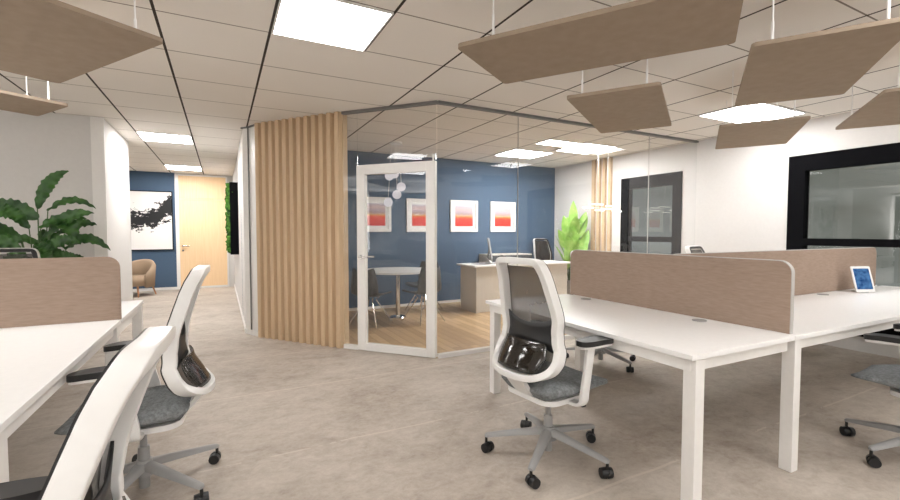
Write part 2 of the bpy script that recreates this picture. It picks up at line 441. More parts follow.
glass_run('wall_glass_side', B, alongBC(s0), .045, HC - .03)
glass_run('wall_glass_over_door', alongBC(s0), alongBC(s1), 2.08, HC - .03)
rail('trim_4', Cc, (WX, 4.15), .0, .045, .05, 'white_paint'); rail('trim_5', B, alongBC(s0), 0, .045, .05, 'white_paint')
rail('trim_6', Cc, (WX, 4.15), HC - .03, HC - .001, .05, 'track_grey'); rail('trim_7', B, Cc, HC - .03, HC - .001, .05, 'track_grey')
# glazed door
q = alongBC(s0); ang = math.atan2(dv.y, dv.x); W = s1 - s0; DH = 2.065
bm = NB(); t = .028
box(bm, 0, .105, -t, t, .005, DH, .004); box(bm, W - .105, W, -t, t, .005, DH, .004); box(bm, .105, W - .105, -t, t, .005, .085); box(bm, .105, W - .105, -t, t, DH - .105, DH)
dr = struct('door_2', bm, 'white_paint'); dr.location = (q.x, q.y, 0); dr.rotation_euler = (0, 0, ang)
bm = NB(); box(bm, .105, W - .105, -.006, .006, .085, DH - .105); obj('pane', bm, 'clear_glass', dr)
bm = NB()
for s in (-1, 1):
    cyl(bm, (.055, s * t, 1.05), (.055, s * .065, 1.05), .012, n=10); cyl(bm, (.045, s * .065, 1.05), (.16, s * .065, 1.05), .010, n=10)
    cyl(bm, (.055, s * t, 1.05), (.055, s * .034, 1.05), .024, n=14)
obj('handle', bm, 'chrome', dr)
bm = NB(); cyl(bm, (W - .03, 0, DH), (W - .03, 0, DH + .07), .010, n=8); obj('pivot', bm, 'rod_white', dr)

# ---------------------------------------------------------------- ceiling light panels
def ceiling_light(x0, y0, label, wx=.655, wy=.655, group=None, mat='light_panel'):
    t = thing('ceiling_light', label, 'ceiling light', (x0 + wx / 2, y0 + wy / 2, HC), 0, group)
    a, b = wx / 2 - .008, wy / 2 - .008
    bm = NB(); h = .012
    box(bm, -a, a, -b, -b + .012, -h, -.0005); box(bm, -a, a, b - .012, b, -h, -.0005); box(bm, -a, -a + .012, -b + .012, b - .012, -h, -.0005); box(bm, a - .012, a, -b + .012, b - .012, -h, -.0005)
    obj('frame', bm, 'rod_white', t)
    bm = NB(); box(bm, -a + .012, a - .012, -b + .012, b - .012, -.009, -.0008); obj('diffuser', bm, mat, t)
    return t
ceiling_light(.317, 2.595, 'large glowing square panel near the top edge, above the open floor')
ceiling_light(-.995, 7.18, 'glowing ceiling panel at the mouth of the corridor, nearer of its two', mat='light_panel_corridor')
ceiling_light(-.995, 10.50, 'glowing ceiling panel at the far end of the corridor by the wooden door', mat='light_panel_corridor')
ceiling_light(4.25, 5.88, 'glowing ceiling panel in the glazed office, nearest the blue wall', .80, .655, mat='light_panel_bright')
ceiling_light(4.25, 5.04, 'narrow glowing ceiling panel touching the wide one in the glazed office', .63, .36, mat='light_panel_bright')
ceiling_light(4.90, 5.00, 'widest glowing ceiling panel in the glazed office, nearest the window', .70, .70, mat='light_panel_bright')
ceiling_light(4.902, 2.595, 'glowing panel above the hanging baffles by the right wall, farther from that wall')
ceiling_light(5.557, 2.595, 'narrow glowing panel nearest the right wall, above the small baffle', .33, .655)
OFF = 'ceiling panels behind the viewer'
for x0, y0 in ((2.282, -.025), (4.247, -.68), (-1.65, -.025), (.317, -1.335), (4.902, .63), (2.282, -2.645), (-3.615, 2.595), (-1.65, 2.595-2.62+4.585-1.31), (-3.615, -.68)):
    ceiling_light(x0, y0, 'ceiling panel over the part of the room outside the picture', group=OFF)
ceiling_light(-3.0, 9.8, 'ceiling panel over the lounge behind the left wall block', mat='light_panel_bright')

# ---------------------------------------------------------------- hanging acoustic baffles
U = Vector((math.sin(R(57)), math.cos(R(57)))); V = Vector((math.cos(R(57)), -math.sin(R(57))))
BZ = 2.20
def baffle(corner, along_u, along_v, label, rods):
    """corner = leftmost corner; extends along_u * U and along_v * V (signed metres)"""
    c = Vector(corner); ctr = c + U * along_u / 2 + V * along_v / 2
    t = thing('acoustic_panel', label, 'acoustic panel', (ctr.x, ctr.y, BZ), R(90 - 57), 'hanging felt acoustic panels')
    a, b = abs(along_u) / 2, abs(along_v) / 2
    bm = NB(); prism(bm, rrect(-a, a, -b, b, .022, 4), 0, .020); bevel_all(bm, .004, 2, 60)
    obj('panel', bm, 'acoustic_felt', t)
    for rs, rt in rods:
        bm = NB(); x, y = along_u * (rs - .5), -along_v * (rt - .5)
        cyl(bm, (x, y, .0205), (x, y, HC - BZ - .001), .0038, n=8); cyl(bm, (x, y, .0205), (x, y, .13), .0065, n=8); obj('rod', bm, 'rod_white', t)
    return t
near_end = [(.93, .15), (.93, .85)]; first_end = [(.07, .15), (.07, .85)]; four = near_end + first_end
# P3 big central
baffle((1.5, 2.19), -.59, 1.145, 'largest taupe felt panel hanging from the ceiling at top centre of the picture', near_end)
baffle((2.02, 2.24), 1.17, .56, 'taupe felt panel hanging low behind the biggest central one, above the glass front', first_end)
baffle((3.20, 1.845), -1.15, .58, 'taupe felt panel with a bright lit near edge, hanging above the right desks', near_end)
baffle((4.65, 2.87), -1.13, .60, 'small looking taupe felt panel hanging just under the bright ceiling panel by the wall', four)
baffle((4.68, 1.86), -1.17, .59, 'taupe felt panel cut by the right edge of the picture above the black window', four)
baffle((-.83, 3.39), -.59, 1.13, 'largest taupe felt panel at the top left corner of the picture', first_end + [(.93, .5)])
baffle((-1.21, 4.41), -1.17, .53, 'narrow looking taupe felt panel at the left edge, lower than the big corner one', first_end)

# ---------------------------------------------------------------- desks
DZ = .765
def desk(label, x0, x1, y0, y1, legs, rz=0, pivot=(0, 0), grommets=(), group=None):
    t = thing('desk', label, 'desk', (pivot[0], pivot[1], 0), rz, group)
    bm = NB(); box(bm, x0, x1, y0, y1, DZ - .025, DZ, .002); obj('desktop', bm, 'white_laminate', t)
    bm = NB(); a = .025; h0, h1 = DZ - .085, DZ - .026
    box(bm, x0 + a, x0 + a + .03, y0 + a, y1 - a, h0, h1); box(bm, x1 - a - .03, x1 - a, y0 + a, y1 - a, h0, h1)
    box(bm, x0 + a + .03, x1 - a - .03, y0 + a, y0 + a + .03, h0, h1); box(bm, x0 + a + .03, x1 - a - .03, y1 - a - .03, y1 - a, h0, h1)
    obj('frame', bm, 'white_paint', t)
    for lx, ly in legs:
        bm = NB(); box(bm, lx, lx + .065, ly, ly + .065, 0, DZ - .026, .003); obj('leg', bm, 'white_paint', t)
    for gx_, gy_ in grommets:
        bm = NB(); cyl(bm, (gx_, gy_, DZ), (gx_, gy_, DZ + .004), .042, n=20); obj('cable_port', bm, 'grey_plastic', t)
    return t
# right cluster: turned by one degree; local frame pivots at its near left corner
rz = R(-1.0); pv = (1.893, 1.25)
desk('white desk in front of the grey office chair at centre, right cluster', 0, .86, 0, 1.82, [(.034, .004), (.034, 1.74)], rz, pv, [(.79, .50), (.79, 1.50)])
desk('white desk carrying the tablet, running to the right edge', .865, 4.27, 0, .825, [(.87, .004), (4.19, .006)], rz, pv, [(1.5, .75), (2.89, .75)])
desk('white desk hidden behind the far screen by the black window', .865, 4.27, .865, 1.74, [(.88, 1.66), (4.19, 1.66)], rz, pv)
desk('long white desk in the left foreground', -1.85, 0, 0, 1.755, [(-.071, .006), (-.071, 1.66), (-1.845, .006), (-1.845, 1.66)], 0, (-.585, 1.724))
desk('far white desk behind the left screen, by the plant', -1.85, 0, 0, .89, [(-.071, .82), (-1.845, .82)], 0, (-.585, 3.511))

def screen(label, L, h, loc, rz, r=.07, round_end=(1, 1), trim='trim_grey'):
    """upright divider along local x, rounded top corners"""
    t = thing('desk_screen', label, 'desk divider', loc, rz)
    def outline(g):
        pts = [(L - g, 0), (L - g, h - r)] ; n = 8
        pts = [(L - g, 0)]
        if round_end[1]: pts += [(L - r + (r - g) * math.cos(R(a)), h - r + (r - g) * math.sin(R(a))) for a in [90 * i / n for i in range(n + 1)]]
        else: pts += [(L - g, h - g)]
        if round_end[0]: pts += [(r - (r - g) * math.sin(R(a)), h - r + (r - g) * math.cos(R(a))) for a in [90 * i / n for i in range(n + 1)]]
        else: pts += [(g, h - g)]
        pts += [(g, 0)]; return pts
    def slab(pts, y0, y1):
        bm = NB(); a = [bm.verts.new((p[0], y0, p[1])) for p in pts]; b = [bm.verts.new((p[0], y1, p[1])) for p in pts]
        bm.faces.new(a); bm.faces.new(b)
        for i in range(len(pts)): bm.faces.new((a[i], a[(i + 1) % len(pts)], b[(i + 1) % len(pts)], b[i]))
        return bm
    obj('panel', slab(outline(.004), -.0155, .0155), 'screen_fabric', t)
    # edge trim: ring
    o1, o2 = outline(0), outline(.0045)
    bm = NB()
    for i in range(len(o1) - 1):
        vs = []
        for y in (-.0145, .0145):
            vs.append([bm.verts.new((o1[i][0], y, o1[i][1])), bm.verts.new((o1[i + 1][0], y, o1[i + 1][1])), bm.verts.new((o2[i + 1][0], y, o2[i + 1][1])), bm.verts.new((o2[i][0], y, o2[i][1]))])
        bm.faces.new(vs[0]); bm.faces.new(vs[1]); bm.faces.new((vs[0][0], vs[0][1], vs[1][1], vs[1][0])); bm.faces.new((vs[0][2], vs[0][3], vs[1][3], vs[1][2]))
    bmesh.ops.remove_doubles(bm, verts=bm.verts, dist=1e-5)
    obj('edge_trim', bm, trim, t, label='pale rounded edge trim')
    return t
cz, sz = math.cos(rz), math.sin(rz)
def loc_r(x, y): return (pv[0] + x * cz - y * sz, pv[1] + x * sz + y * cz)
a = loc_r(.895, .035)
screen('taupe fabric screen lengthwise on the desk of the grey office chair, nearest right one', 1.76, .405, (a[0], a[1], DZ + .0005), rz + PI / 2)
a = loc_r(.96, .845)
screen('darker taupe fabric screen behind the tablet', 3.17, .405, (a[0], a[1], DZ + .0005), rz)
screen('taupe fabric screen across the left desks, in front of the plant', 1.80, .405, (-2.385, 3.495, DZ + .0005), 0, trim='screen_fabric')

# tablet leaning on its stand
a = loc_r(3.40, .64)
t = thing('tablet', 'white tablet with a glowing blue screen on the right desk', 'tablet', (a[0], a[1], DZ + .001), R(-24))
def tilt(bm, ang, dz=0): bmesh.ops.rotate(bm, verts=bm.verts, cent=(0, 0, 0), matrix=Matrix.Rotation(ang, 3, 'X')); bmesh.ops.translate(bm, verts=bm.verts, vec=(0, 0, dz)); return bm
def uprect(x0, x1, z0, z1, r, y0, y1):
    bm = NB(); prism(bm, rrect(x0, x1, z0, z1, r, 4), y0, y1); bmesh.ops.rotate(bm, verts=bm.verts, cent=(0, 0, 0), matrix=Matrix.Rotation(PI / 2, 3, 'X')); return bm
obj('body', tilt(uprect(-.095, .095, 0, .245, .012, -.004, .004), R(-16), .004), 'white_plastic', t)
obj('screen', tilt(uprect(-.078, .078, .026, .222, .003, .0042, .005), R(-16), .004), 'tablet_screen', t, label='glowing blue screen')
bm = NB(); box(bm, -.03, .03, 0, .11, 0, .004); obj('stand', bm, 'grey_plastic', t)

# ---------------------------------------------------------------- task chair
def rounded_sweep(path, sect, closed=True):
    """path: list of (P, Wdir, Ddir); sect: list of (w,d)"""
    bm = NB(); rings = []
    for P_, W_, D_, sc in path:
        rings.append([bm.verts.new(P_ + W_ * w_ * sc + D_ * d_ * sc) for w_, d_ in sect])
    n, m = len(rings), len(sect)
    for i in range(n if closed else n - 1):
        r0, r1 = rings[i], rings[(i + 1) % n]
        for j in range(m): bm.faces.new((r0[j], r0[(j + 1) % m], r1[(j + 1) % m], r1[j]))
    if not closed: bm.faces.new(rings[0]); bm.faces.new(rings[-1])
    return bm
# half outline of the back frame centre line: (half width, height)
HALF = [(0, 1.155), (.105, 1.155), (.146, 1.142), (.163, 1.09), (.176, 1.0), (.191, .9), (.200, .81), (.192, .73), (.197, .66), (.215, .60), (.220, .545), (.20, .49), (.15, .455), (.08, .442), (0, .440)]
DEP = [(.42, -.235), (.46, -.225), (.5, -.20), (.55, -.175), (.62, -.15), (.70, -.145), (.78, -.157), (.86, -.173), (.95, -.196), (1.03, -.218), (1.09, -.24), (1.15, -.27)]
KC = [(.42, .065), (.55, .075), (.70, .05), (.85, .03), (1.0, .02), (1.14, .01)]
def ydep(x, z): return interp(DEP, z) - interp(KC, z) * (1 - min(1, abs(x) / .21) ** 2)
def half_w(z):
    pts = HALFS; best = 0
    for (x0, z0), (x1, z1) in zip(pts, pts[1:]):
        if (z0 - z) * (z1 - z) <= 0 and z0 != z1: best = max(best, x0 + (x1 - x0) * (z - z0) / (z1 - z0))
    return best
HALFS = smoothlist(HALF, 5)
def make_chair(label, loc, rz, group):
    t = thing('office_chair', label, 'office chair', loc, rz, group)
    # back frame
    right = HALFS; left = [(-x, z) for x, z in reversed(HALFS[1:-1])]
    loop = [Vector((x, ydep(x, z), z)) for x, z in right + left]
    n = len(loop); path = []
    for i, P_ in enumerate(loop):
        T = (loop[(i + 1) % n] - loop[i - 1]).normalized(); D_ = Vector((0, 1, 0)); D_ = (D_ - T * D_.dot(T)).normalized(); W_ = T.cross(D_).normalized()
        path.append((P_, W_, D_, 1))
    wv, dp = .020, .029; sect = []
    for cx, cy, a0 in ((wv - .005, dp - .005, 0), (-wv + .005, dp - .005, 90), (-wv + .005, -dp + .005, 180), (wv - .005, -dp + .005, 270)):
        for i in range(4): a = R(a0 + 30 * i); sect.append((cx + .005 * math.cos(a), cy + .005 * math.sin(a)))
    o = obj('back_frame', rounded_sweep(path, sect), 'white_plastic', t); autosmooth(o, 45)
    # black inner edge piping at the front of the frame
    path2 = [(P_ + D_ * .028, W_, D_, 1) for P_, W_, D_, s_ in path]
    sect2 = [(.0165, -.004), (.0165, .006), (-.017, .006), (-.017, -.004)]
    obj('back_piping', rounded_sweep(path2, sect2), 'black_plastic', t)
    # mesh skin
    def skin(z0, z1, inset, dy, rows, cols, thick, arch=0, top_arch=0):
        bm = NB(); g = []
        for i in range(rows + 1):
            f_ = i / rows; row = []
            for j in range(cols + 1):
                u = -1 + 2 * j / cols
                zz = z0 + (z1 - z0) * f_
                if arch: zz += arch * (u * u) * (1 - f_)
                if top_arch: zz += top_arch * (u * u) * f_
                zz = max(.452, min(1.128, zz))
                hw = max(.01, half_w(zz) - inset)
                x = u * hw
                row.append(bm.verts.new((x, ydep(x, zz) + dy, zz)))
            g.append(row)
        for i in range(rows):
            for j in range(cols): bm.faces.new((g[i][j], g[i][j + 1], g[i + 1][j + 1], g[i + 1][j]))
        if thick:
            r_ = bmesh.ops.extrude_face_region(bm, geom=list(bm.faces)); bmesh.ops.translate(bm, verts=[v for v in r_['geom'] if isinstance(v, bmesh.types.BMVert)], vec=(0, thick, 0))
        return bm
    obj('back_mesh', skin(.455, 1.12, .016, .026, 20, 10, 0), 'back_mesh', t, True)
    obj('lumbar_band', skin(.645, .765, .02, .004, 4, 12, .008, arch=-.05, top_arch=.05), 'black_plastic', t, True)
    bm = skin(.475, .655, .05, -.022, 8, 10, .006); obj('lumbar_pad', bm, 'smoked_plastic', t, True, label='glossy smoked lumbar pad')
    for ch in t.children:
        for v_ in ch.data.vertices: v_.co = (v_.co.x * 1.03, v_.co.y, .535 + (v_.co.z - .44) * .875)
    # seat cushion
    def pad(x0, x1, y0, y1, z0, z1, r, dome, droop):
        bm = NB(); out = rrect(x0, x1, y0, y1, r, 6); prism(bm, out, z0, z1); bevel_all(bm, min(.02, (z1 - z0) * .45), 3, 60)
        bmesh.ops.subdivide_edges(bm, edges=[e for e in bm.edges if e.calc_length() > .12], cuts=2)
        bmesh.ops.triangulate(bm, faces=[f_ for f_ in bm.faces if len(f_.verts) > 4])
        for v_ in bm.verts:
            ty = (v_.co.y - y0) / (y1 - y0); v_.co.z += droop * max(0, ty - .6) ** 2 * 6 - .015 * abs(v_.co.x / x1) ** 2 * 0
            if v_.co.z > z1 - .03: v_.co.z += .015 * (abs(v_.co.x) / x1) ** 2
        return bm
    bm = NB(); rows = 14; cols = 12; prof = []
    top, bot = [], []
    for i in range(rows + 1):
        f_ = i / rows; y = -.215 + .505 * f_; e = min(1, math.sin(PI * min(1, max(0, f_ * .94 + .03))) ** .28 )
        hw = .245 * (.80 + .2 * min(1, f_ * 3)) * (1 if f_ < .8 else math.sqrt(max(0, 1 - ((f_ - .8) / .2) ** 2 * .42)))
        if i == 0: hw *= .88
        zt = .500 + .012 * math.cos(f_ * 5) - .055 * max(0, f_ - .72) ** 1.6 * 8; zb = .402 + .045 * f_ - (0 if f_ < .75 else .02 * (f_ - .75))
        zt = max(zt, zb + .012)
        if i in (0, rows): zt = (zt + zb) / 2 + .006; zb = zt - .012
        rt, rb = [], []
        for j in range(cols + 1):
            u = -1 + 2 * j / cols; uu = math.copysign(abs(u) ** .8, u)
            edge = 1 - abs(u) ** 5 * .8
            zm = (zt + zb) / 2
            rt.append(bm.verts.new((uu * hw, y, zm + (zt - zm) * edge + .012 * u * u))); rb.append(bm.verts.new((uu * hw, y, zm + (zb - zm) * edge + .006 * u * u)))
        top.append(rt); bot.append(rb)
    for i in range(rows):
        for j in range(cols):
            bm.faces.new((top[i][j], top[i][j + 1], top[i + 1][j + 1], top[i + 1][j])); bm.faces.new((bot[i][j], bot[i][j + 1], bot[i + 1][j + 1], bot[i + 1][j]))
        for j in (0, cols): bm.faces.new((top[i][j], top[i + 1][j], bot[i + 1][j], bot[i][j]))
    for i in (0, rows):
        for j in range(cols): bm.faces.new((top[i][j], top[i][j + 1], bot[i][j + 1], bot[i][j]))
    obj('seat', bm, 'seat_fabric', t, True)
    bm = NB(); prism(bm, rrect(-.19, .19, -.19, .13, .08, 6), .385, .413); bevel_all(bm, .012, 2, 60); o = obj('seat_shell', bm, 'white_plastic', t); autosmooth(o)
    bm = NB(); box(bm, -.065, .065, -.10, .10, .345, .387, .012); cyl(bm, (.06, .05, .37), (.20, .05, .365), .007); box(bm, .18, .225, .035, .065, .355, .372, .004); obj('mechanism', bm, 'black_plastic', t)
    # spine joining the seat and the back frame
    bm = NB(); path = []
    for i in range(7):
        f_ = i / 6; P_ = Vector((0, -.09 - .19 * f_, .372 + .165 * f_ ** 1.7)); path.append((P_, Vector((1, 0, 0)), Vector((0, .25, 1)).normalized(), 1 + .35 * f_))
    o = obj('back_spine', rounded_sweep(path, [(.055, .010), (-.055, .010), (-.055, -.012), (.055, -.012)], False), 'white_plastic', t); bm.free()
    # gas column and base
    bm = NB(); cyl(bm, (0, 0, .24), (0, 0, .347), .016, n=16); cyl(bm, (0, 0, .13), (0, 0, .25), .027, .025, n=20); cyl(bm, (0, 0, .035), (0, 0, .13), .024, n=20); o = obj('gas_column', bm, 'grey_plastic', t); autosmooth(o)
    bm = NB(); cyl(bm, (0, 0, .105), (0, 0, .182), .050, .034, n=24); hub = obj('base_hub', bm, 'grey_plastic', t); autosmooth(hub)
    for i in range(5):
        a = R(BASE_PHASE + 72 * i); d = Vector((math.cos(a), math.sin(a), 0)); s = Vector((-d.y, d.x, 0))
        path = []
        for f_ in (0, .15, .35, .6, .85, .97, 1):
            rr = .025 + .350 * f_; z_ = .150 - .052 * f_ ** 1.1; path.append((d * rr + Vector((0, 0, z_)), s, Vector((0, 0, 1)), 1 - .42 * f_ if f_ < 1 else .35))
        sec = [(.031, -.012), (.026, .014), (.012, .023), (-.012, .023), (-.026, .014), (-.031, -.012), (-.014, -.020), (.014, -.020)]
        lg = obj('base_leg', rounded_sweep(path, sec, False), 'grey_plastic', t); autosmooth(lg, 50)
        c = d * .366; ax = Vector((math.cos(a + .9), math.sin(a + .9), 0)); fwd = Vector((-ax.y, ax.x, 0)) * .012
        bm = NB()
        cyl(bm, c + Vector((0, 0, .055)), c + Vector((0, 0, .094)), .008, n=8)
        for sgn in (-1, 1): cyl(bm, c + fwd + ax * sgn * .006 + Vector((0, 0, .030)), c + fwd + ax * sgn * .031 + Vector((0, 0, .030)), .030, .027, n=20)
        cyl(bm, c + fwd - ax * .006 + Vector((0, 0, .030)), c + fwd + ax * .006 + Vector((0, 0, .030)), .024, n=16)
        o = obj('caster', bm, 'black_plastic', lg); autosmooth(o, 50)
    # arms
    for sg in (-1, 1):
        bm = NB(); pth = smoothlist([(sg * .13, -.01, .392), (sg * .21, -.01, .388), (sg * .262, -.01, .405), (sg * .272, -.008, .47), (sg * .270, .02, .60), (sg * .268, .04, .705)], 4)
        path = []
        pv_ = [Vector(p_) for p_ in pth]
        for i, P_ in enumerate(pv_):
            T = (pv_[min(i + 1, len(pv_) - 1)] - pv_[max(i - 1, 0)]).normalized(); W_ = Vector((0, 1, 0)); D_ = T.cross(W_).normalized()
            path.append((P_, W_, D_, 1))
        bm.free(); o = obj('arm_post', rounded_sweep(path, [(.030, .008), (.022, .012), (-.022, .012), (-.030, .008), (-.030, -.008), (-.022, -.012), (.022, -.012), (.030, -.008)], False), 'white_plastic', t); autosmooth(o)
        bm = NB(); out = []
        for i in range(28):
            a = 2 * PI * i / 28; cxx = math.copysign(abs(math.cos(a)) ** .7, math.cos(a)); syy = math.copysign(abs(math.sin(a)) ** .6, math.sin(a))
            out.append((sg * .262 + .050 * cxx, .085 + .13 * syy))
        prism(bm, out, .717, .745)
        for v_ in bm.verts:
            v_.co.z += -.25 * max(0, v_.co.y - .10) ** 1.5
        bevel_all(bm, .008, 2, 60); o = obj('armrest_pad', bm, 'black_plastic', t); autosmooth(o, 60)
        bm = NB(); prism(bm, [(sg * .262 + (p_[0] - sg * .262) * .92, .085 + (p_[1] - .085) * .95) for p_ in out], .704, .718)
        for v_ in bm.verts: v_.co.z += -.25 * max(0, v_.co.y - .10) ** 1.5
        obj('armrest_cradle', bm, 'white_plastic', t)
    return t
BASE_PHASE = 90          # one leg straight ahead in the chair's own frame
GC = 'white office chairs with mesh backs'
def face(az): return R(-az)        # heading in degrees clockwise from +Y
BASE_PHASE = 89.5 - 5 + 0
c0 = make_chair('white office chair with grey seat at centre, pulled up to the right desk', (1.70, 2.01, 0), face(84), GC)
second = place(c0, (-.37, 2.66, 0), face(-87), 'second white office chair of the left row, between the nearest chair and the corridor', GC)
near = place(c0, (-.44, 1.20, 0), face(-86), 'nearest white office chair, cropped by the bottom left corner', GC)
place(c0, (3.60, .95, 0), face(-4), 'office chair cut by the right edge, tucked under the tablet desk', GC)
def recline(chair, ang):
    """the backs tilt on their spring hinge, each chair to its own angle"""
    for ch in chair.children:
        if ch.name.startswith(('back_', 'lumbar')):
            m_ = Matrix.Rotation(ang, 4, 'X'); p_ = Vector((0, -.1, .5)); ch.rotation_euler = (ang, 0, 0); ch.location = p_ - m_ @ p_
near.scale = (.90, 1, .935); second.scale = (1, 1, .975)
recline(near, .03); recline(c0, -.05)
low = place(c0, (3.40, 3.22, 0), face(175), 'office chair beyond the centre desk, only its base seen under it', GC)
low.scale = (1, 1, .955)
low2 = place(c0, (5.36, 3.30, 0), face(170), 'office chair behind the right screens, only its dark top showing', GC)
low2.scale = (1, 1, .97)
place(c0, (-1.62, 4.95, 0), face(176), 'office chair at far left, its back top rising over the left screen', GC)
place(c0, (5.86, 6.98, .006), face(178), 'white office chair behind the executive desk in the glazed office', GC)

# ---------------------------------------------------------------- executive desk and what stands on it
t = thing('executive_desk', 'cream executive desk inside the glazed office', 'desk', (3.62, 6.05, 0))
bm = NB(); box(bm, -.03, 2.02, .0, .62, .755, .785, .003); obj('desktop', bm, 'white_laminate', t)
bm = NB(); box(bm, .03, .06, .05, .58, 0.006, .755); box(bm, .06, .62, .08, .56, .006, .755, .003); ped = obj('pedestal', bm, 'cream_laminate', t)
bm = NB(); box(bm, 1.46, 1.98, .08, .56, .006, .755, .003); obj('pedestal', bm, 'cream_laminate', t)
bm = NB(); box(bm, .62, 1.46, .10, .125, .12, .755); obj('modesty_panel', bm, 'cream_laminate', t)
# monitor edge-on
t = thing('monitor', 'thin silver monitor seen edge-on on the executive desk', 'monitor', (4.12, 6.35, .790), R(55))
obj('housing', tilt(uprect(-.26, .26, .08, .44, .012, -.010, .010), R(-10), 0), 'grey_plastic', t)
bm = NB(); tube(bm, [(0, .02, .004), (0, .09, .10), (0, .05, .26)], .012, 8); box(bm, -.10, .10, -.08, .12, 0, .006, .002); obj('stand', bm, 'chrome', t)
t = thing('desk_phone', 'dark desk phone on the executive desk by the monitor', 'phone', (4.42, 6.32, .786), R(10))
bm = NB(); prism(bm, [(-.12, -.10), (.12, -.10), (.12, .10), (-.12, .10)], 0, .05)
for v in bm.verts:
    if v.co.z > .04 and v.co.y > 0: v.co.z = .085
obj('body', bm, 'dark_phone', t)
bm = NB(); tube(bm, [(-.085, -.10, .085), (-.085, -.05, .105), (-.085, .06, .125), (-.085, .10, .115)], [.02, .014, .014, .02], 8); obj('handset', bm, 'black_plastic', t)
t = thing('credenza', 'low white credenza against the blue wall behind the executive chair', 'cabinet', (4.90, 7.02, 0.006))
bm = NB(); box(bm, -.5, .42, -.22, .24, .06, .90, .004); obj('body', bm, 'cream_laminate', t)
bm = NB(); box(bm, -.48, .40, -.20, .22, .0, .06); obj('plinth', bm, 'black_plastic', t)
for i in range(2):
    bm = NB(); box(bm, -.49 + i * .455, -.49 + i * .455 + .445, -.238, -.222, .075, .885, .002); dd_ = obj('door', bm, 'shell_grey', t)
    bm = NB(); box(bm, -.10 + i * .12, -.08 + i * .12, -.25, -.238, .45, .60); obj('handle', bm, 'chrome', dd_)

# ---------------------------------------------------------------- meeting table and shell chairs
MT = (2.42, 6.42)
t = thing('meeting_table', 'round white meeting table seen through the glass door', 'table', (MT[0], MT[1], 0))
bm = NB(); cyl(bm, (0, 0, .715), (0, 0, .74), .56, n=64); o = obj('tabletop', bm, 'white_laminate', t); autosmooth(o)
bm = NB(); cyl(bm, (0, 0, .02), (0, 0, .714), .035, n=24); o = obj('column', bm, 'chrome', t); autosmooth(o)
bm = NB(); cyl(bm, (0, 0, .0065), (0, 0, .02), .13, .12, n=40); o = obj('foot', bm, 'chrome', t); autosmooth(o)
def shell_chair(label, loc, rz):
    t = thing('shell_chair', label, 'chair', loc, rz, 'shell chairs round the meeting table')
    bm = NB(); g = []
    prof = smoothlist([(.22, .415), (.19, .435), (.10, .43), (0, .42), (-.12, .425), (-.19, .47), (-.22, .58), (-.235, .70), (-.245, .80)], 3)
    n = len(prof)
    for i, (y, z) in enumerate(prof):
        f_ = i / (n - 1); hw = .225 if f_ < .6 else .225 - .06 * ((f_ - .6) / .4) ** 2; row = []
        if i == 0: hw = .19
        for j in range(11):
            u = -1 + j / 5
            row.append(bm.verts.new((u * hw, y + (.07 * u * u if f_ > .5 else 0) * min(1, (f_ - .5) * 4), z + .045 * abs(u) ** 2.5 * (1 - f_ * .4))))
        g.append(row)
    for i in range(n - 1):
        for j in range(10): bm.faces.new((g[i][j], g[i][j + 1], g[i + 1][j + 1], g[i + 1][j]))
    r_ = bmesh.ops.extrude_face_region(bm, geom=list(bm.faces)); bmesh.ops.translate(bm, verts=[v for v in r_['geom'] if isinstance(v, bmesh.types.BMVert)], vec=(0, .004, -.010))
    obj('seat_shell', bm, 'shell_grey', t, True)
    for sx in (-1, 1):
        for sy in (-1, 1):
            bm = NB(); tube(bm, [(sx * .09, sy * .08, .405), (sx * .06, sy * .05, .36), (sx * .23, sy * .22, .008)], .008, 8); obj('leg', bm, 'chrome', t)
    bm = NB(); tube(bm, [(-.145, -.135, .19), (.145, .135, .19)], .004, 6); tube(bm, [(-.145, .135, .19), (.145, -.135, .19)], .004, 6)
    obj('brace', bm, 'chrome', t)
    return t
s0_ = shell_chair('dark shell chair at the left of the meeting table, near the door handle', (1.86, 6.02, .006), face(50))
place(s0_, (2.62, 5.90, .006), face(-15), 'dark shell chair at the right of the meeting table, behind the door stile')
place(s0_, (3.02, 6.78, .006), face(-120), 'dark shell chair on the far side of the meeting table toward the cream desk')

# pendant with globes over the meeting table
t = thing('globe_pendant', 'cluster of small white glass globes hanging over the meeting table', 'pendant lamp', (2.36, 6.3, HC))
bm = NB(); cyl(bm, (0, 0, -.03), (0, 0, -.0005), .09, n=24); obj('canopy', bm, 'rod_white', t)
for dx, dy, z in ((.07, -.02, 2.01), (0, -.02, 1.89), (-.13, .0, 1.77), (-.10, .03, 2.17), (-.01, .05, 2.21)):
    bm = NB(); cyl(bm, (dx, dy, z - HC + .06), (dx * .6, dy * .6, -.03), .0025, n=6); cd = obj('cord', bm, 'rod_white', t)
    bm = NB(); bmesh.ops.create_icosphere(bm, subdivisions=3, radius=.068, matrix=Matrix.Translation((dx, dy, z - HC))); obj('globe', bm, 'globe_glow', t, True)
